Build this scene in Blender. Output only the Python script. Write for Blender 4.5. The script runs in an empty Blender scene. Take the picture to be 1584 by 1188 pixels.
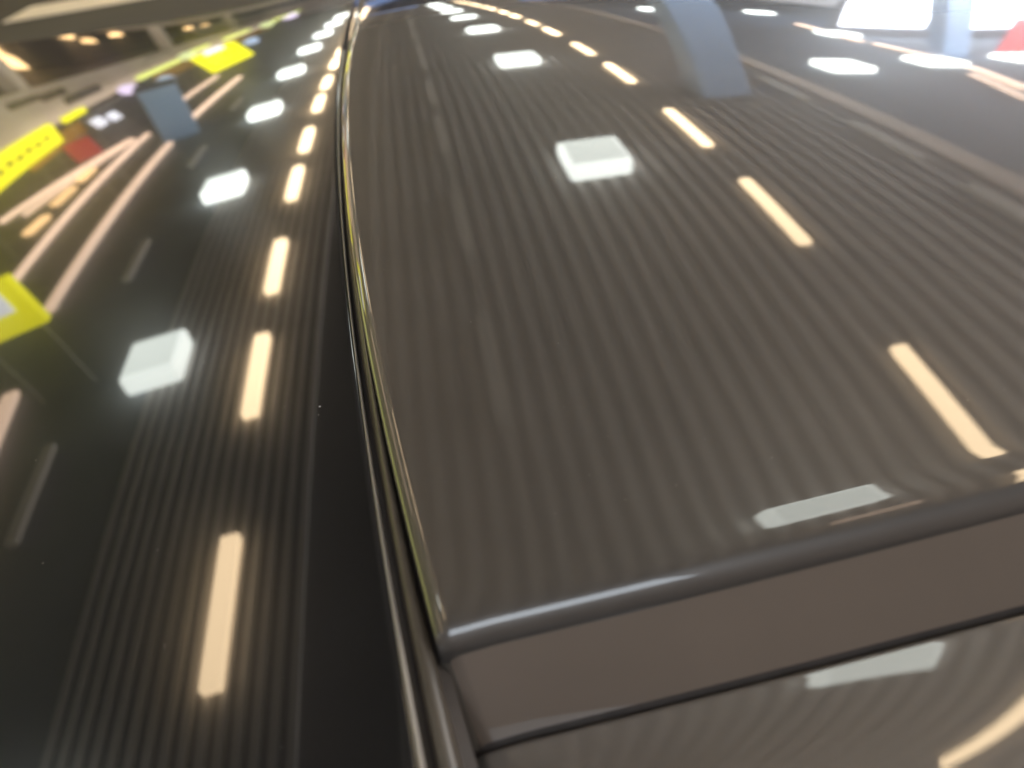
import bpy, bmesh, math, random
from mathutils import Vector, Matrix

random.seed(7)
scene = bpy.context.scene
C = scene.collection

# ------------------------------------------------------------------ camera
cam_data = bpy.data.cameras.new("camera")
cam_data.sensor_width = 36.0
cam_data.lens = 36.0 * 1180.0 / 1584.0
cam_data.clip_start = 0.01
cam_data.clip_end = 500.0
cam = bpy.data.objects.new("camera", cam_data)
C.objects.link(cam)
YAW, PITCH, ROLL = 0.1274, -0.64683, -0.16392
fwd = Vector((math.sin(YAW) * math.cos(PITCH), math.cos(YAW) * math.cos(PITCH), math.sin(PITCH)))
rgt = Vector((math.cos(YAW), -math.sin(YAW), 0))
upv = rgt.cross(fwd)
cr, sr = math.cos(ROLL), math.sin(ROLL)
right = rgt * cr + upv * sr
up = upv * cr - rgt * sr
rot = Matrix((right, up, -fwd)).transposed().to_4x4()
cam.matrix_world = Matrix.Translation((0, 0, 0.30)) @ rot
cam_data.dof.use_dof = True
cam_data.dof.focus_distance = 0.62
cam_data.dof.aperture_fstop = 3.7
scene.camera = cam

# ------------------------------------------------------------------ world and exposure (an interior, no sky)
world = bpy.data.worlds.new("World")
scene.world = world
world.use_nodes = True
wbg = world.node_tree.nodes["Background"]
wbg.inputs[0].default_value = (0.85, 0.86, 0.90, 1)
wbg.inputs[1].default_value = 0.85
scene.view_settings.view_transform = 'Standard'
scene.view_settings.look = 'None'
scene.view_settings.exposure = 0.15
scene.view_settings.gamma = 1.0
scene.cycles.use_denoising = True
scene.cycles.denoiser = 'OPENIMAGEDENOISE'
scene.cycles.denoising_prefilter = 'ACCURATE'
scene.cycles.denoising_quality = 'HIGH'
scene.cycles.max_bounces = 6
scene.cycles.diffuse_bounces = 3
scene.cycles.glossy_bounces = 4
scene.cycles.sample_clamp_indirect = 6.0
scene.cycles.caustics_reflective = False
scene.cycles.caustics_refractive = False

# ------------------------------------------------------------------ materials
def mat(name, color, rough=0.5, metallic=0.0, emit=None, emit_s=1.0, coat=0.0, coat_rough=0.03,
        spec=0.5, ior=1.5, noise=0.0, noise_scale=30.0, bump=0.0, bump_scale=400.0):
    m = bpy.data.materials.new(name)
    m.use_nodes = True
    nt = m.node_tree
    b = nt.nodes["Principled BSDF"]
    b.inputs["Base Color"].default_value = (*color, 1)
    b.inputs["Roughness"].default_value = rough
    b.inputs["Metallic"].default_value = metallic
    b.inputs["IOR"].default_value = ior
    b.inputs["Specular IOR Level"].default_value = spec
    b.inputs["Coat Weight"].default_value = coat
    b.inputs["Coat Roughness"].default_value = coat_rough
    if emit:
        b.inputs["Emission Color"].default_value = (*emit, 1)
        b.inputs["Emission Strength"].default_value = emit_s
    if noise or bump:
        tc = nt.nodes.new("ShaderNodeTexCoord")
        if noise:
            n = nt.nodes.new("ShaderNodeTexNoise")
            n.inputs["Scale"].default_value = noise_scale
            n.inputs["Detail"].default_value = 5
            nt.links.new(tc.outputs["Object"], n.inputs["Vector"])
            r = nt.nodes.new("ShaderNodeMapRange")
            r.inputs["From Min"].default_value = 0.25
            r.inputs["From Max"].default_value = 0.75
            r.inputs["To Min"].default_value = 1 - noise
            r.inputs["To Max"].default_value = 1 + noise
            nt.links.new(n.outputs["Fac"], r.inputs["Value"])
            mx = nt.nodes.new("ShaderNodeVectorMath")
            mx.operation = 'SCALE'
            mx.inputs[0].default_value = color
            nt.links.new(r.outputs["Result"], mx.inputs["Scale"])
            nt.links.new(mx.outputs[0], b.inputs["Base Color"])
        if bump:
            n2 = nt.nodes.new("ShaderNodeTexNoise")
            n2.inputs["Scale"].default_value = bump_scale
            n2.inputs["Detail"].default_value = 3
            nt.links.new(tc.outputs["Object"], n2.inputs["Vector"])
            bp = nt.nodes.new("ShaderNodeBump")
            bp.inputs["Strength"].default_value = bump
            bp.inputs["Distance"].default_value = 0.0004
            nt.links.new(n2.outputs["Fac"], bp.inputs["Height"])
            nt.links.new(bp.outputs["Normal"], b.inputs["Normal"])
            nt.links.new(bp.outputs["Normal"], b.inputs["Coat Normal"])
    return m

M = {}
M['glass'] = mat('black_glass', (0.010, 0.010, 0.011), 0.028, spec=0.5, coat=0.28, coat_rough=0.19, noise=0.15, noise_scale=9)
M['bronze'] = mat('bronze_lacquer', (0.104, 0.094, 0.087), 0.46, metallic=0.70, coat=1.0, coat_rough=0.024, spec=0.15, noise=0.05, noise_scale=14)
M['band'] = mat('brown_band', (0.132, 0.102, 0.081), 0.45, coat=0.5, coat_rough=0.05, spec=0.3, noise=0.06, noise_scale=12)
M['lower'] = mat('lightened_bronze', (0.150, 0.134, 0.122), 0.50, metallic=0.35, coat=1.0, coat_rough=0.02, spec=0.15, noise=0.05, noise_scale=14)  # same finish as the raised panel, lightened for how light falls here
M['trim'] = mat('bronze_trim', (0.055, 0.046, 0.036), 0.34, spec=0.35, coat=0.2, coat_rough=0.14, noise=0.2, noise_scale=25)
M['bevel'] = mat('glass_edge', (0.22, 0.20, 0.175), 0.38)
M['rubber'] = mat('dark_rubber', (0.034, 0.026, 0.022), 0.6, noise=0.3, noise_scale=40)
M['body'] = mat('dark_cabinet', (0.02, 0.02, 0.02), 0.5)
M['deck'] = mat('ribbed_deck', (0.19, 0.178, 0.172), 0.7, noise=0.12, noise_scale=2.0)
M['slat'] = mat('pale_slat', (0.46, 0.435, 0.42), 0.55, noise=0.14, noise_scale=3.0)
M['slat_dim'] = mat('grey_slat', (0.62, 0.59, 0.565), 0.55, noise=0.10, noise_scale=2.0)
M['plain'] = mat('dark_plaster', (0.26, 0.28, 0.30), 0.8, noise=0.15, noise_scale=1.2)
M['side'] = mat('grey_plaster', (0.14, 0.165, 0.21), 0.7, noise=0.12, noise_scale=1.0)
M['beam'] = mat('beige_beam', (0.78, 0.66, 0.58), 0.7, noise=0.08, noise_scale=2)
M['slot'] = mat('faint_glow_strip', (0.52, 0.49, 0.44), 0.5, emit=(1.0, 0.9, 0.78), emit_s=0.16)  # faint glow put in so the strips stand out
M['lampbox'] = mat('lamp_white_metal', (0.75, 0.75, 0.72), 0.4)
M['white_side'] = mat('lit_white_side', (0.8, 0.8, 0.8), 0.5, emit=(0.93, 1.0, 0.94), emit_s=8.0)
M['white_face'] = mat('lit_white_face', (0.8, 0.8, 0.8), 0.5, emit=(0.92, 1.0, 0.93), emit_s=6.0)
M['warm'] = mat('lit_warm_tube', (0.8, 0.7, 0.5), 0.5, emit=(1.0, 0.74, 0.45), emit_s=16.0)
M['pink'] = mat('lit_pink_tube', (0.8, 0.7, 0.6), 0.5, emit=(1.0, 0.68, 0.49), emit_s=3.9)
M['cove'] = mat('added_wash_glow', (0.8, 0.7, 0.6), 0.5, emit=(1.0, 0.82, 0.66), emit_s=10.0)  # glow of the light strip added for the fascia
M['amber'] = mat('lit_amber_lamp', (0.8, 0.6, 0.3), 0.5, emit=(1.0, 0.62, 0.28), emit_s=4.0)
M['yellow'] = mat('lit_yellow_sign', (0.8, 0.8, 0.02), 0.5, emit=(1.0, 0.93, 0.0), emit_s=2.6)
M['lime'] = mat('lit_lime_sign', (0.7, 0.75, 0.2), 0.5, emit=(0.86, 0.95, 0.22), emit_s=1.9)
M['signwhite'] = mat('lit_white_sign', (0.8, 0.8, 0.85), 0.5, emit=(0.86, 0.88, 1.0), emit_s=2.6)
M['signink'] = mat('dark_sign_print', (0.20, 0.19, 0.01), 0.6)
M['backwall'] = mat('brown_panelling', (0.23, 0.18, 0.145), 0.6, noise=0.15, noise_scale=1.0)
M['carpet'] = mat('grey_carpet', (0.06, 0.055, 0.05), 0.9, noise=0.15, noise_scale=1.0)
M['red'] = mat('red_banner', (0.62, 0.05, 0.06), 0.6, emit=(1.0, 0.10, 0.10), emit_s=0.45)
M['ochre'] = mat('ochre_board', (0.55, 0.30, 0.06), 0.7)
M['column'] = mat('blue_column_paint', (0.36, 0.55, 0.90), 0.6, noise=0.05, noise_scale=2)
M['fascia'] = mat('beige_fascia', (0.84, 0.76, 0.68), 0.7, noise=0.1, noise_scale=0.8)
M['shopdark'] = mat('dark_shop_wall', (0.10, 0.09, 0.085), 0.7)
M['floor'] = mat('polished_floor', (0.62, 0.58, 0.55), 0.4, noise=0.08, noise_scale=1.5)
M['sidefill'] = mat('added_side_fill', (0.8, 0.8, 0.8), 0.3, emit=(1.0, 0.94, 0.86), emit_s=15.0)  # glow of the unseen light added at the right
M['backwindow'] = mat('soft_window', (0.8, 0.8, 0.85), 0.3, emit=(0.80, 0.90, 1.0), emit_s=6.0)
M['window'] = mat('bright_window', (0.8, 0.8, 0.85), 0.3, emit=(0.80, 0.90, 1.0), emit_s=11.0)
M['frame'] = mat('window_frame', (0.12, 0.13, 0.17), 0.5)
M['bluesign'] = mat('lit_blue_sign', (0.1, 0.2, 0.6), 0.5, emit=(0.35, 0.52, 0.9), emit_s=0.6)
M['dust'] = mat('dust_speck', (0.55, 0.53, 0.5), 0.8)

def vary(m, lo, hi):
    # every lamp ages differently: strength varies from object to object
    nt = m.node_tree
    b = nt.nodes["Principled BSDF"]
    oi = nt.nodes.new("ShaderNodeObjectInfo")
    mr = nt.nodes.new("ShaderNodeMapRange")
    s0 = b.inputs["Emission Strength"].default_value
    mr.inputs["To Min"].default_value = lo * s0
    mr.inputs["To Max"].default_value = hi * s0
    nt.links.new(oi.outputs["Random"], mr.inputs["Value"])
    nt.links.new(mr.outputs["Result"], b.inputs["Emission Strength"])
vary(M['warm'], 0.82, 1.12)
vary(M['white_side'], 0.88, 1.10)
vary(M['white_face'], 0.82, 1.12)
vary(M['pink'], 0.75, 1.15)
vary(M['amber'], 0.55, 1.25)

# ------------------------------------------------------------------ helpers
def obj(name, bm, m, parent=None, smooth=False):
    me = bpy.data.meshes.new(name)
    bmesh.ops.recalc_face_normals(bm, faces=bm.faces[:])
    bm.to_mesh(me)
    bm.free()
    for x in (m if isinstance(m, (list, tuple)) else [m]):
        me.materials.append(x)
    o = bpy.data.objects.new(name, me)
    C.objects.link(o)
    if parent:
        o.parent = parent
    if smooth:
        for p in me.polygons:
            p.use_smooth = True
    return o

def tag(o, label, cat, group=None):
    o['label'] = label
    o['category'] = cat
    if group:
        o['group'] = group
    return o

def empty(name, loc=(0, 0, 0), rz=0.0):
    o = bpy.data.objects.new(name, None)
    o.empty_display_size = 0.1
    C.objects.link(o)
    o.location = loc
    o.rotation_euler = (0, 0, rz)
    return o

def add_box(bm, c, s, bevel=0.0, rot=None):
    r = bmesh.ops.create_cube(bm, size=1.0)
    vs = r['verts']
    bmesh.ops.scale(bm, vec=s, verts=vs)
    if bevel:
        es = list({e for v in vs for e in v.link_edges})
        rb = bmesh.ops.bevel(bm, geom=es, offset=bevel, segments=2, affect='EDGES', profile=0.5)
        vs = list({v for f in rb['faces'] for v in f.verts} | {v for v in vs if v.is_valid})
    if rot:
        bmesh.ops.rotate(bm, cent=(0, 0, 0), matrix=rot, verts=vs)
    bmesh.ops.translate(bm, vec=c, verts=vs)
    return vs

def box_obj(name, c, s, m, parent=None, bevel=0.0, rot=None):
    bm = bmesh.new()
    add_box(bm, c, s, bevel, rot)
    return obj(name, bm, m, parent)

# the hall is turned a little against the appliance: hall X/Y -> world
TH = 0.0724
ct, st = math.cos(TH), math.sin(TH)
def hall(X, Y, Z):
    return (X * ct + Y * st, -X * st + Y * ct, Z)
H = 3.6
FLOOR = -0.9

# ================================================================== THE HALL (seen as reflections)
fl = box_obj('floor', (0, 0, -0.05), (70, 100, 0.1), M['floor'])
fl.location = hall(2, 22, FLOOR)
fl.rotation_euler.z = -TH
fl['kind'] = 'structure'

def ceiling(name, x0, x1, y0, y1, z, m, thick=0.2):
    o = box_obj(name, (0, 0, thick / 2), (x1 - x0, y1 - y0, thick), m)
    o.location = hall((x0 + x1) / 2, (y0 + y1) / 2, z)
    o.rotation_euler.z = -TH
    o['kind'] = 'structure'
    return o

Y0, Y1 = -1.8, 56.0
ribbed = ceiling('ribbed_ceiling', -3.0, 4.235, Y0, Y1, H + 0.06, M['deck'])
plain = ceiling('plain_ceiling', -9.6, -3.0, Y0, Y1, H + 0.02, M['plain'])
side = ceiling('side_ceiling', 4.45, 16.0, Y0, Y1, H + 0.02, M['side'])
# ribs: trapezoid profile, one shared mesh
def rib_mesh(w_top, w_bot, h):
    bm = bmesh.new()
    L = (Y1 - Y0) / 2
    pr = [(-w_top / 2, 0), (-w_bot / 2, -h), (w_bot / 2, -h), (w_top / 2, 0)]
    a = [bm.verts.new((x, -L, z)) for x, z in pr]
    b = [bm.verts.new((x, L, z)) for x, z in pr]
    for i in range(4):
        j = (i + 1) % 4
        bm.faces.new((a[i], a[j], b[j], b[i]))
    bm.faces.new(a)
    bm.faces.new(b[::-1])
    return bm
cxr = (-3.0 + 4.22) / 2
x = -2.96
first = {}
while x < 4.15:
    per = 0.115 if x < -0.7 else 0.150
    if -1.3 < x < -0.7:
        x += per
        continue
    if per not in first:
        o = obj('rib', rib_mesh(per * 0.50, per * 0.44, 0.058), M['slat_dim' if per < 0.12 else 'slat'], ribbed)
        first[per] = o
    else:
        o = first[per].copy()
        C.objects.link(o)
        o.parent = ribbed
    o.location = (x - cxr, 0, -0.001)
    x += per

bm = bmesh.new()
add_box(bm, (0, 0, 0), (0.22, Y1 - Y0, 0.30), 0.01)
beam = obj('ceiling_beam', bm, M['beam'])
beam.location = hall(4.34, (Y0 + Y1) / 2, H + 0.10)
beam.rotation_euler.z = -TH
beam['kind'] = 'structure'

# --- square white box lamps
def square_lamp_proto():
    t = empty('square_lamp')
    bm = bmesh.new()
    add_box(bm, (0, 0, 0.1), (0.50, 0.50, 0.10), 0.005)
    obj('housing', bm, M['lampbox'], t)
    bm = bmesh.new()
    add_box(bm, (0, 0, -0.068), (0.56, 0.60, 0.235), 0.045)
    obj('side_glow', bm, M['white_side'], t)
    box_obj('diffuser', (0, 0, -0.187), (0.48, 0.52, 0.008), M['white_face'], t)
    return t

def copy_tree(o, parent=None):
    c = o.copy()
    C.objects.link(c)
    if parent:
        c.parent = parent
    for ch in list(o.children):
        copy_tree(ch, c)
    return c

ORD = ['nearest', 'second', 'third', 'fourth', 'fifth', 'sixth', 'seventh', 'eighth', 'ninth', 'tenth',
       'eleventh', 'twelfth', 'thirteenth', 'fourteenth', 'fifteenth', 'sixteenth', 'seventeenth',
       'eighteenth', 'nineteenth', 'twentieth', 'twenty-first', 'twenty-second', 'twenty-third', 'twenty-fourth']
used = {}
def place(kind, builder, X, Y, Z, label, cat, group, rz=0.0):
    if kind not in used:
        used[kind] = builder()
        o = used[kind]
    else:
        o = copy_tree(used[kind])
    o.location = hall(X, Y, Z)
    o.rotation_euler = (0, 0, -TH + rz)
    return tag(o, label, cat, group)

for k in range(9):
    place('square', square_lamp_proto, (1.50 if k == 0 else 1.37), (1.35 if k == 0 else 1.62 + 4.17 * k), H - 0.03,
          'white square ceiling lamp mirrored in the bronze panel, %s in its row' % ORD[k], 'ceiling lamp', 'square white lamps over the hall')
for k in range(9):
    place('square', square_lamp_proto, -2.91, 1.42 + 4.17 * k, H - 0.03,
          'white square ceiling lamp mirrored in the black glass, %s in its row' % ORD[k], 'ceiling lamp', 'square white lamps over the hall')
sp = [(5.3, 8.7), (6.85, 9.2), (8.3, 9.5), (6.0, 18.2), (8.75, 18.4), (7.45, 12.6)]
nm = ['beside the beige beam', 'left of the far blue column', 'right of the far blue column', 'far end near the first column',
      'far end beside the window', 'close before the bright window']
for (X, Y), n in zip(sp, nm):
    place('square', square_lamp_proto, X, Y, H - 0.06, 'white square lamp on the grey side ceiling, %s' % n,
          'ceiling lamp', 'square white lamps of the side ceiling')

# --- warm bar lamps
def warm_proto(w=0.14, hgt=0.09):
    t = empty('bar_lamp')
    bm = bmesh.new()
    add_box(bm, (0, 0, 0.07), (0.10, 1.0, 0.08), 0.004)
    obj('housing', bm, M['lampbox'], t)
    bm = bmesh.new()
    add_box(bm, (0, 0, 0.03 - hgt / 2), (w, 1.10, hgt), 0.012)
    obj('tube', bm, M['warm'], t)
    return t
wy = []
for k in range(10):
    wy += [4.53 + 4.22 * (k - 1) , 4.53 + 4.22 * (k - 1) + 1.89]
wy = [y for y in wy if y > -0.5]
n = 0
for y in wy[:18]:
    place('slim_bar', lambda: warm_proto(0.095, 0.055), 2.46, y, H - 0.03, 'warm yellow bar lamp mirrored in the bronze panel, %s in its row' % ORD[n],
          'ceiling lamp', 'warm bar lamps over the hall')
    n += 1
n = 0
for y in wy[:18]:
    place('bar', warm_proto, -1.87, y + 0.5, H - 0.03, 'warm yellow bar lamp mirrored in the black glass, %s in its row' % ORD[n],
          'ceiling lamp', 'warm bar lamps over the hall')
    n += 1

# --- faintly glowing pale strips between the lamp rows
def strip_proto():
    t = empty('ceiling_strip')
    bm = bmesh.new()
    add_box(bm, (0, 0, -0.03), (0.10, 1.0, 0.07), 0.004)
    obj('cover', bm, M['slot'], t)
    for s in (-1, 1):
        box_obj('end_cap', (0, s * 0.512, -0.03), (0.09, 0.02, 0.06), M['lampbox'], t)
    return t
n = 0
for k in range(6):
    for y, in ((3.3 + 3.85 * k,), (5.17 + 3.7 * k,)):
        place('strip', strip_proto, 0.08, y, H - 0.02, 'pale faintly glowing ceiling strip in the middle of the bronze panel, %s in its row' % ORD[n], 'ceiling strip', 'faintly glowing strips between the lamps')
        n += 1
n = 0
for y in (4.33, 8.15, 12.0, 15.8):
    place('strip', strip_proto, -3.78, y, H - 0.02, 'pale faintly glowing ceiling strip at the left of the black glass, %s in its row' % ORD[n], 'ceiling strip', 'faintly glowing strips between the lamps')
    n += 1
n = 0
for y in (1.8, 4.0, 5.65, 7.6):
    place('strip', strip_proto, 3.98, y, H - 0.02, 'pale faintly glowing ceiling strip beside the beige beam, %s in its row' % ORD[n], 'ceiling strip', 'faintly glowing strips between the lamps')
    n += 1

# --- long pinkish tubes left
def tube(X0, Y0_, X1, Y1_, w, label, m='pink', z=H - 0.06, name='tube_lamp'):
    L = math.hypot(X1 - X0, Y1_ - Y0_)
    t = empty(name, hall((X0 + X1) / 2, (Y0_ + Y1_) / 2, z), -TH - math.atan2(X1 - X0, Y1_ - Y0_))
    bm = bmesh.new()
    add_box(bm, (0, 0, 0), (w, L, 0.09), 0.03)
    obj('tube', bm, M[m], t)
    bm = bmesh.new()
    add_box(bm, (0, 0, 0.065), (w * 0.6, L * 0.97, 0.05), 0.004)
    obj('rail', bm, M['lampbox'], t)
    return tag(t, label, 'ceiling lamp', 'pinkish tube lamps at the left')
tube(-4.70, 7.45, -4.62, 13.55, 0.135, 'long pinkish tube lamp, the one nearest the square white lamps')
tube(-4.66, 15.4, -4.5, 20.2, 0.13, 'long pinkish tube lamp beyond the grey column, nearer the square lamps')
tube(-5.62, 8.6, -5.44, 15.1, 0.115, 'long pinkish tube lamp reaching the column, second from the square lamps')
tube(-5.62, 17.9, -5.45, 22.0, 0.12, 'shorter pinkish tube lamp beyond the column, below the big yellow sign')
tube(-6.95, 11.5, -5.75, 15.0, 0.10, 'slanting pinkish tube lamp beside the long yellow banner')
tube(-6.55, 11.5, -5.66, 14.9, 0.09, 'thin slanting pinkish tube lamp just under the slanting one')
tube(1.50, 0.42, 1.92, 0.42, 0.30, 'short pinkish tube lamp mirrored in the rolled front edge under the white strip')
tube(-4.5, -3.0, -4.5, 1.6, 0.17, 'long pinkish tube lamp mirrored only in the seam edge')
tube(-4.3, 3.1, -4.55, 5.9, 0.17, 'pinkish tube lamp cut by the left picture edge')
tube(-6.06, 11.55, -6.0, 12.3, 0.17, 'short amber tube lamp between the long pink tubes, upper one', 'amber')
tube(-6.10, 10.45, -6.0, 11.05, 0.17, 'short amber tube lamp between the long pink tubes, lower one', 'amber')
tube(-6.0, 12.65, -5.96, 13.25, 0.15, 'short amber tube lamp where the pink tubes meet', 'amber')

# --- columns
def column(X, Y, w, label, rz=0.0, z0=FLOOR, name='column', cat='column', group='square blue-grey columns', lean=0.0):
    t = empty(name, hall(X - math.tan(lean) * (H - z0), Y, z0), -TH + rz)
    t.rotation_euler.y = lean
    hh = H - z0
    bm = bmesh.new()
    add_box(bm, (0, 0, hh / 2 + 0.06), (w, w, hh + 0.1), 0.02)
    obj('shaft', bm, M['column'], t)
    bm = bmesh.new()
    add_box(bm, (0, 0, 0.06), (w + 0.06, w + 0.06, 0.12), 0.01)
    obj('base', bm, M['frame'], t)
    return tag(t, label, cat, group)
column(3.26, 7.62, 0.52, 'blue-grey square column leaning among the warm lamps at top centre right', lean=0.19)
column(7.60, 10.0, 0.36, 'blue-grey square column leaning before the bright windows at top right', lean=0.12)
column(-4.60, 14.3, 0.66, 'blue-grey hanging duct box between the pink tubes and the red board', 0.3, 1.95, 'hanging_box', 'duct', None)

# --- hanging signs left
def sign(name, X, Y, Z, size, m, label, rz=0.0, ry=0.0, cat='sign', group='hanging signs at the left', rods=True):
    t = empty(name, hall(X, Y, Z), -TH + rz)
    t.rotation_euler.y = ry
    bm = bmesh.new()
    add_box(bm, (0, 0, 0), size, 0.015)
    obj('board', bm, M[m], t)
    if rods:
        ax = 0 if size[0] > size[1] else 1
        for s in (-1, 1):
            p = [0, 0, 0]
            p[ax] = s * size[ax] * 0.38
            ln = max(0.1, H - Z - size[2] / 2)
            box_obj('rod', (p[0], p[1], size[2] / 2 + ln / 2), (0.006, 0.006, ln), M['lampbox'], t)
    return tag(t, label, cat, group)
s1 = sign('banner_sign', -6.0, 11.1, 2.38, (0.10, 3.7, 0.50), 'yellow', 'long yellow hanging banner with a row of dark marks, left picture edge')
for i in range(9):
    box_obj('print_mark', (0.053, -1.5 + i * 0.36, -0.02 + 0.02 * (i % 2)), (0.006, 0.20, 0.07), M['signink'], s1)
s2 = sign('price_sign', -4.0, 17.3, 2.0, (1.0, 0.12, 0.90), 'yellow', 'big yellow hanging sign with a white top patch beyond the column', 0.0, 0.35)
box_obj('patch', (0.05, -0.064, -0.40), (0.45, 0.006, 0.20), M['signwhite'], s2)
s3 = sign('price_sign', -3.98, 5.65, 2.42, (0.76, 0.10, 0.60), 'yellow', 'yellow hanging sign with a white sheet, lowest at the left picture edge', 0.0, 0.1)
box_obj('patch', (-0.06, -0.055, -0.12), (0.58, 0.008, 0.34), M['signwhite'], s3)
sign('light_sign', -6.0, 19.7, 2.15, (0.10, 3.5, 0.20), 'lime', 'yellow-green lit strip sign left of the big yellow sign')
sign('light_sign', -6.0, 23.9, 1.98, (0.10, 2.2, 0.20), 'lime', 'short yellow-green lit strip sign touching the big yellow sign')
sign('light_sign', -6.0, 29.5, 2.0, (0.10, 4.5, 0.22), 'lime', 'dim yellow-green lit strip sign behind the big yellow sign')
sign('light_sign', -6.0, 42.5, 2.0, (0.10, 9.5, 0.26), 'lime', 'far yellow-green lit strip sign near the top of the seam')
sign('light_sign', -6.0, 3.4, 2.3, (0.10, 9.4, 0.55), 'lime', 'long yellow-green lit sign mirrored only in the seam edge')
sign('light_sign', -6.0, 14.0, 2.25, (0.10, 0.95, 0.16), 'yellow', 'small yellow lit strip sign between banner and column')
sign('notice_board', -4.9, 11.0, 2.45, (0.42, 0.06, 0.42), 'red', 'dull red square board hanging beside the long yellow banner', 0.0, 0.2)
sign('lit_panel', -4.6, 11.3, 2.05, (0.16, 0.10, 0.22), 'signwhite', 'small white lit panel above the red board', 0.0, 0.4)
sign('lit_panel', -4.40, 11.4, 2.02, (0.14, 0.10, 0.20), 'signwhite', 'small bluish lit panel touching the white one above the red board', 0.0, 0.4)
sign('long_board', -6.5, 30.0, 2.75, (0.08, 19.0, 0.55), 'ochre', 'long ochre board running under the yellow-green strip signs', cat='board')
sign('long_board', -6.3, 13.4, 2.75, (0.06, 2.6, 0.35), 'ochre', 'short ochre board between the yellow banner and the column', cat='board')

# --- left fascia with dark shop fronts and amber lamps
t = empty('shop_front', hall(-9.1, 25, FLOOR), -TH)
box_obj('fascia', (0, 0, 2.95 + 0.84), (0.3, 62, 1.62), M['fascia'], t)
box_obj('ledge', (0.2, 0, 2.95), (0.16, 62, 0.14), M['fascia'], t)
box_obj('added_wash_lip', (0.62, 0, 4.36), (0.05, 62, 0.26), M['shopdark'], t)  # added lip that hides the light strip
box_obj('added_wash_strip', (0.50, 0, 4.44), (0.10, 60, 0.05), M['cove'], t)  # light strip added to brighten the fascia
box_obj('back_wall', (-4.6, 0, 1.5), (0.2, 62, 3.2), M['shopdark'], t)
box_obj('shop_ceiling', (-2.3, 0, 3.05), (4.3, 62, 0.1), M['shopdark'], t)
for i in range(5):
    box_obj('pier', (0.02, -18 + i * 12.5, 1.45), (0.36, 0.5, 2.9), M['fascia'], t)
tag(t, 'beige fascia band over dark shop fronts at the upper left', 'shop front')
def amber_proto():
    t = empty('amber_lamp')
    bm = bmesh.new()
    bmesh.ops.create_cone(bm, cap_ends=True, segments=14, radius1=0.16, radius2=0.24, depth=0.42)
    obj('shade', bm, M['amber'], t, True)
    box_obj('cord', (0, 0, 0.5), (0.015, 0.015, 0.6), M['shopdark'], t)
    return t
for (X, Y, Z, w) in [(-11.5, 25.9, 1.5, 'lowest, at the picture edge'), (-11.8, 27.4, 0.2, 'above the lowest one'), (-11.0, 29.3, -0.25, 'left of the cluster'),
                     (-11.4, 30.6, -0.4, 'middle of the cluster'), (-11.2, 31.5, 0.1, 'under the cluster'), (-11.0, 33.8, -0.45, 'right of the cluster'),
                     (-10.6, 37.5, 0.2, 'bright one beside the band'), (-11.0, 44.0, 0.2, 'far one near the picture top'), (-11.0, 47.5, 0.3, 'farthest near the picture top')]:
    place('amber', amber_proto, X, Y, Z, 'glowing amber lamp in the dark shop front, %s' % w, 'lamp', 'amber lamps in the dark shop')

GLOBES = [(-6.0, 43.0, 2.3, 0.42, 'lilac', 'lilac globe lamp near the top, left of the white lamp row'),
          (-6.0, 31.2, 3.1, 0.30, 'skyglobe', 'small blue globe lamp right of the big yellow sign'),
          (-6.0, 35.8, 2.2, 0.34, 'limeglobe', 'lime globe lamp above the ochre board'),
          (-6.0, 22.4, 2.1, 0.26, 'limeglobe', 'lime globe lamp at the end of the lit strip sign'),
          (-6.0, 19.6, 2.75, 0.22, 'skyglobe', 'pale blue globe lamp just above the hanging grey box'),
          (-6.0, 17.0, 2.35, 0.20, 'lilac', 'lilac globe lamp left of the hanging grey box')]
# small globe lamps hanging in front of the shops
M['lilac'] = mat('lit_lilac_globe', (0.8, 0.7, 0.85), 0.4, emit=(0.85, 0.72, 1.0), emit_s=2.2)
M['limeglobe'] = mat('lit_lime_globe', (0.7, 0.8, 0.4), 0.4, emit=(0.85, 0.95, 0.45), emit_s=1.5)
M['skyglobe'] = mat('lit_blue_globe', (0.6, 0.7, 0.85), 0.4, emit=(0.5, 0.68, 1.0), emit_s=1.4)
for (X, Y, Z, r_, m_, w) in GLOBES:
    t = empty('globe_lamp', hall(X, Y, Z), -TH)
    bm = bmesh.new()
    bmesh.ops.create_uvsphere(bm, u_segments=16, v_segments=10, radius=r_)
    obj('globe', bm, M[m_], t, True)
    box_obj('cord', (0, 0, r_ + (H - Z - r_) / 2), (0.01, 0.01, H - Z - r_), M['frame'], t)
    tag(t, w, 'lamp', 'small globe lamps at the left')
for (Y, Z, ly, lz) in ((20.6, 2.45, 1.5, 0.30), (22.2, 2.9, 2.6, 0.35), (19.0, 2.35, 1.6, 0.22), (30.0, 2.1, 3.0, 0.3)):
    box_obj('dark_patch', (0.16, Y - 25, Z - FLOOR), (0.05, ly, lz), M['shopdark'], bpy.data.objects['shop_front'])  # dark patches on the fascia band
fs = box_obj('floor_strip', (0, 0, 0.006), (2.4, 0.9, 0.012), M['fascia'])
fs.location = hall(-3.1, 10.2, FLOOR + 0.008)
fs.rotation_euler.z = -TH
fs['kind'] = 'structure'

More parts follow.
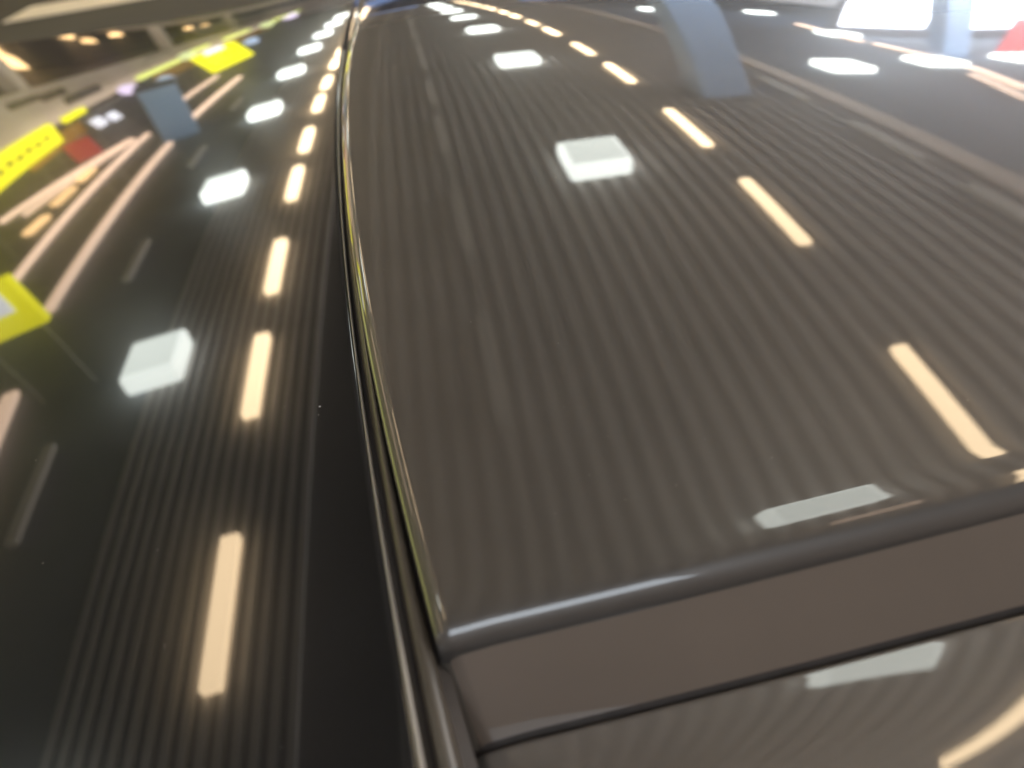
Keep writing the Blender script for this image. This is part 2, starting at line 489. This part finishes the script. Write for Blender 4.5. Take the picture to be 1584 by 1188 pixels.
# --- windows at the right and an added light panel
t = empty('window_wall', hall(11.0, 13.2, FLOOR), -TH)
box_obj('header', (0.1, 0, 4.32), (7.0, 0.25, 0.5), M['frame'], t)
box_obj('sill', (0.1, 0, 0.12), (7.0, 0.3, 0.24), M['frame'], t)
for i in range(4):
    x0 = -3.3 + i * 1.72
    w = box_obj('window', (x0 + 0.86, 0.03, 2.14), (1.62, 0.04, 3.8), M['window'], t)
    box_obj('mullion', (x0, 0, 2.14), (0.10, 0.16, 3.8), M['frame'], t)
tag(t, 'bright window wall with dark frames behind the far column at top right', 'window')
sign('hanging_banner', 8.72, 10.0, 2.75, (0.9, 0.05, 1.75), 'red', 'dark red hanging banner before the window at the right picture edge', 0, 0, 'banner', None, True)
t = empty('added_side_light', hall(12.5, 4.0, FLOOR), -TH)  # unseen light source, added to brighten the right of the bronze panel
box_obj('sill', (0, 0, 0.25), (0.3, 12.4, 0.5), M['frame'], t)
for i in range(5):
    box_obj('window', (0, -4.8 + 2.4 * i, 2.45), (0.04, 2.25, 3.9), M['sidefill'], t)
    box_obj('mullion', (0, -3.6 + 2.4 * i, 2.45), (0.14, 0.10, 3.9), M['frame'], t)
tag(t, 'long unseen light panel added to brighten the right of the bronze panel', 'window')
# pinkish rails under the side ceiling
for (a, b, cc, d, w, l) in [(7.33, 11.3, 7.25, 9.7, 0.14, 'upper'), (7.1, 8.85, 6.6, 7.3, 0.14, 'rightmost'), (6.7, 8.3, 6.2, 6.8, 0.10, 'lower'), (7.87, 14.8, 7.27, 11.6, 0.16, 'far')]:
    o = tube(a, b, cc, d, w, 'pinkish tube lamp before the bright windows, %s of that cluster' % l)
    o['group'] = 'pinkish tube lamps before the windows'

# --- back of the hall, behind the viewer
t = empty('back_wall', hall(0, -7.0, FLOOR), -TH)
box_obj('panelling', (6.2, 0, 4.9), (8.0, 0.3, 9.8), M['backwall'], t)
box_obj('panelling', (-7.5, 0, 4.9), (8.0, 0.3, 9.8), M['backwall'], t)
box_obj('dado', (-0.65, 0, 2.7), (5.7, 0.3, 5.4), M['backwall'], t)
box_obj('lintel', (-0.65, 0, 10.8), (5.7, 0.3, 0.7), M['backwall'], t)
box_obj('window', (-0.65, 0.02, 7.9), (5.6, 0.04, 5.0), M['backwindow'], t)
tag(t, 'brown panelled back wall with a high bright window mirrored in the rolled front edge', 'wall')
rf = box_obj('added_light_blocker', (0, 0, 0.1), (24, 9.0, 0.2), M['plain'])  # unseen slab added to keep background light off the rolled edge
rf.location = hall(0, -4.5, 10.3)
rf.rotation_euler.z = -TH
rf['kind'] = 'structure'
cp = box_obj('dark_carpet', (0, 0, 0.004), (9, 22, 0.008), M['carpet'])
cp.location = hall(-2.5, 10, FLOOR)
cp.rotation_euler.z = -TH
cp['kind'] = 'structure'

# --- far end of the hall
t = empty('end_wall', hall(1, 55.5, FLOOR), -TH)
box_obj('wall', (0, 0, 2.3), (34, 0.3, 4.6), M['fascia'], t)
box_obj('band', (0, -0.2, 0.6), (34, 0.1, 1.2), M['plain'], t)
tag(t, 'pale end wall of the hall behind the farthest lamps', 'wall')
sign('light_sign', 5.2, 26.0, 2.7, (1.6, 0.1, 0.5), 'red', 'faint red sign at the top, left of the nearer right column', group='far signs')
sign('light_sign', 4.6, 25.0, 3.1, (1.6, 0.1, 0.4), 'bluesign', 'faint blue sign below the red one at the top', group='far signs')
sign('light_sign', -0.6, 33.0, 3.0, (2.4, 0.1, 0.6), 'bluesign', 'faint blue sign at the far end of the bronze panel', group='far signs')

# ================================================================== THE APPLIANCE
YC = 0.9
def quart(x, v, k_):
    a, b, c, d, e, f, g, hh, i, j, k, m = k_
    return (a + b*x + c*v + d*x*x/2 + e*x*v + f*v*v/2 + g*v**3/6 + hh*x**3/6 + i*x*x*v/2
            + j*v**4/24 + k*x*v*v/2 + m*x*x*v*v/4)
KR = (0.03874, 0.02252, 0.07818, -0.09849, 0.01723, -0.17897, -0.22949, -0.16339, -0.37275, -0.0617, -0.01182, 0.04287)
KL = (-0.01013, 0.01119, 0.03204, -0.11264, 0.03644, -0.06885, -0.0143, -0.03074, 0.13576, 0.012, -0.00442, -0.00409)
def zR(x, y):
    return quart(x, y - YC, KR) + 0.25 * max(0.0, x - 0.58)**3
def zL(x, y):
    return quart(x, y - YC, KL)
def xe(y):
    y = min(y, 1.40)
    return ((-0.012542*y + 0.122043)*y - 0.124364)*y - 0.000121
def xl(y):
    y = min(y, 2.2)
    return ((-0.005274*y + 0.058192)*y - 0.053268)*y - 0.040331
YF, YE = 0.237, 1.412      # front and far edge of the raised panel
def yfront(x):
    return 0.2455 - 0.05 * max(0.0, x)

app = empty('appliance', (0, 0.9, FLOOR))
tag(app, 'glossy dark appliance top, black glass left and raised bronze panel right, mirroring ceiling lamps', 'appliance')
def aobj(name, bm, m, parent=None, smooth=True):
    o = obj(name, bm, m, parent or app, smooth)
    if parent is None:
        o.matrix_parent_inverse = Matrix.Translation((0, -0.9, -FLOOR))
    return o

def grid(rows, keep=None):
    bm = bmesh.new()
    vs = [[bm.verts.new(p) for p in r] for r in rows]
    for j in range(len(vs) - 1):
        for i in range(len(vs[0]) - 1):
            if keep and not keep(j, i):
                continue
            bm.faces.new((vs[j][i], vs[j][i + 1], vs[j + 1][i + 1], vs[j + 1][i]))
    for v in [v for v in bm.verts if not v.link_faces]:
        bm.verts.remove(v)
    return bm

def lin(a, b, n):
    return [a + (b - a) * k / (n - 1) for k in range(n)]
def drop(s, r):
    if s >= r:
        return 0.0
    s = max(s, 0.0)
    return r - math.sqrt(max(0.0, r*r - (r - s)**2))

# black glass top
ys = lin(0.02, 2.75, 150)
us = [-(t_**1.5) * 1.9 for t_ in lin(1, 0, 110)] + lin(0.012, 0.9, 60)
rows = [[(xl(y) + u, y, zL(xl(y) + u, y) - (0.0012 if abs(u) < 1e-6 else 0)) for u in us] for y in ys]
nu = 110
aobj('glass_top', grid(rows, lambda j, i: i < nu - 1 or ys[j] > 1.43), M['glass'])

# seam edge: small nose, a broad soft chamfer that mirrors the left side of the hall, then level
UE = 0.0105
def theta(u):
    if u < 0.001:
        return 75 - 39 * u / 0.001
    if u < 0.0070:
        return 36 - 15 * (u - 0.001) / 0.006
    return max(0.0, 21 * (1 - (u - 0.0070) / (UE - 0.0070)))
NU = 60
UG = [UE * k / NU for k in range(NU + 1)]
UD = [0.0] * (NU + 1)
for k in range(NU - 1, -1, -1):
    UD[k] = UD[k + 1] + math.tan(math.radians(theta((UG[k] + UG[k + 1]) / 2))) * UE / NU
def dropu(u):
    if u >= UE:
        return 0.0
    t_ = max(u, 0.0) / UE * NU
    k = min(int(t_), NU - 1)
    return UD[k] + (UD[k + 1] - UD[k]) * (t_ - k)
# raised bronze panel with rounded edges
RB = 0.0085     # edge radius at the seam
RFt = 0.0105     # front roll
SHK, SHV = 11.0, 0.022   # softer shoulder leading into the front roll
RC = 0.055      # far corner radius in plan
vs_ = []
for k in range(15):
    vs_.append(RFt * (1 - math.cos(math.pi / 2 * k / 14)))
vs_ += lin(RFt + 0.004, (YE - YF) - 0.07, 110)
vs_ += [(YE - YF) - 0.06 + 0.06 * math.sin(math.pi / 2 * k / 16) for k in range(17)]
us_ = [UG[k] for k in range(0, NU + 1, 2)]
us_ += [UE + 0.9 * (t_**1.3) for t_ in lin(0.004, 1, 120)]
rows = []
for v in vs_:
    r = []
    L = YE - YF
    for u in us_:
        fr = min(1.0, v / L)
        # plan outline: front edge bends slightly, far-left corner is round
        x0 = xe(YF + v) - 0.0075
        if v > L - RC:
            q_ = v - (L - RC)
            x0 += RC - math.sqrt(max(0.0, RC*RC - q_*q_))
        X = x0 + u
        yy = YF + v + (yfront(X) - YF) * (1 - fr)**6
        z = zR(X, yy) - dropu(u) - drop(v, RFt) - 0.7 * drop(L - v, 0.012) - SHK * max(0.0, SHV - v)**2
        r.append((X, yy, z))
    rows.append(r)
bm = grid(rows)
rp = aobj('raised_panel', bm, M['bronze'])
# skirt below the rolled edges
sk = [rows[j][0] for j in range(len(rows))]
far = [rows[-1][i] for i in range(1, len(us_))]
path = sk + far
bm = grid([[(p[0], p[1], p[2] + 0.0005) for p in path], [(p[0] + 0.001, p[1] - 0.0005, p[2] - 0.03) for p in path]])
aobj('panel_skirt', bm, M['rubber'], None, False)

# front band below the roll, sloping towards the viewer
front = rows[0]
n0 = 0
nb = 14
brow = []
for k in range(nb):
    s = k / (nb - 1)
    r = []
    for i in range(8, len(us_), 2):
        p = front[i]
        yb = p[1] - 0.0285 * s 
        zb = p[2] + 0.0015 - 0.0415 * s
        r.append((p[0] + 0.002 + 0.004 * s, yb, zb))
    brow.append(r)
aobj('front_band', grid(brow), M['band'])
end = [brow[k][0] for k in range(nb)]
bm = grid([[(p[0] - 0.006, p[1] + 0.002, p[2] + 0.0002) for p in end], [(p[0] - 0.0015, p[1] - 0.0012, p[2] - 0.0002) for p in end], [(p[0], p[1] + 0.001, p[2]) for p in end]])
aobj('band_edge', bm, M['trim'])

# groove and lower panel
last = brow[-1]
grow = []
for dy, dz in ((0.001, 0.0), (-0.0010, -0.005), (-0.0028, -0.006), (-0.0034, -0.002)):
    grow.append([(p[0] - 0.004, p[1] + dy, p[2] + dz) for p in last])
aobj('groove', grid(grow), M['rubber'])
lrow = []
def lowz(s):
    # slope runs from +0.10 beside the groove to -0.055 nearer the viewer
    return 0.05 * s - 0.2 * 0.02 * (1 - math.exp(-s / 0.02))
for k in range(60):
    s = (k / 59)**1.3 * 0.25
    r = []
    for p in last:
        r.append((p[0] - 0.004, p[1] - 0.0032 - s, p[2] - 0.001 - drop(s, 0.0022) + lowz(s) - 16.0 * min(s, 0.07)**2 * (p[0] - 0.232)))
    lrow.append(r)
aobj('lower_panel', grid(lrow), M['lower'])

# seam: glass edge line, dark channel, bronze trim
def strip(name, prof, m, y0=0.02, y1=1.44, n=120):
    rws = []
    for y in lin(y0, y1, n):
        A = Vector((xl(y), y, zL(xl(y), y)))
        xr = xe(max(y, 0.05)) - 0.0065
        zz = zR(xr, y) - RB
        B = Vector((xr, y, zz))
        d = B - A
        rws.append([(A.x + d.x * a, y, A.z + d.z * a * a + dz) for a, dz in prof])
    return aobj(name, grid(rws), m)
strip('glass_edge', [(-0.02, -0.0008), (0.0, 0.0009), (0.06, 0.0012), (0.11, 0.0006), (0.13, -0.002)], M['bevel'])
strip('channel', [(0.0, -0.006), (0.5, -0.009), (1.15, -0.012)], M['rubber'])
pr = []
for k in range(11):
    a = math.pi * k / 10
    pr.append((0.60 - 0.26 * math.cos(a), -0.006 + 0.006 * math.sin(a)))
strip('seam_trim', pr, M['trim'])

# cabinet body under the top
bm = bmesh.new()
add_box(bm, (-0.45, 1.3, -0.60), (2.0, 2.3, 0.58), 0.01)
aobj('cabinet', bm, M['body'], None, False)

# a little dust lying on the panels
rnd = random.Random(3)
bm = bmesh.new()
def speck(x, y, z, r):
    a0 = rnd.random() * 6.28
    n_ = 5
    vs = [bm.verts.new((x + r * rnd.uniform(.6, 1.1) * math.cos(a0 + 6.283 * k / n_), y + r * rnd.uniform(.6, 1.1) * math.sin(a0 + 6.283 * k / n_), z)) for k in range(n_)]
    top = bm.verts.new((x, y, z + r * 0.6))
    for k in range(n_):
        bm.faces.new((vs[k], vs[(k + 1) % n_], top))
for k in range(150):
    y = 0.15 + 1.0 * rnd.random()**1.4
    if k % 2:
        x = xl(y) - 0.006 - 0.45 * rnd.random()
        speck(x, y, zL(x, y) + 0.0002, rnd.uniform(0.00012, 0.00038))
    else:
        y = max(y, 0.30)
        x = xe(y) + 0.012 + 0.5 * rnd.random()
        speck(x, y, zR(x, y) + 0.0002, rnd.uniform(0.00010, 0.00030))
speck(-0.083, 0.463, zL(-0.083, 0.463) + 0.0002, 0.0009)
d = aobj('dust', bm, M['dust'], None, False)
d['kind'] = 'stuff'
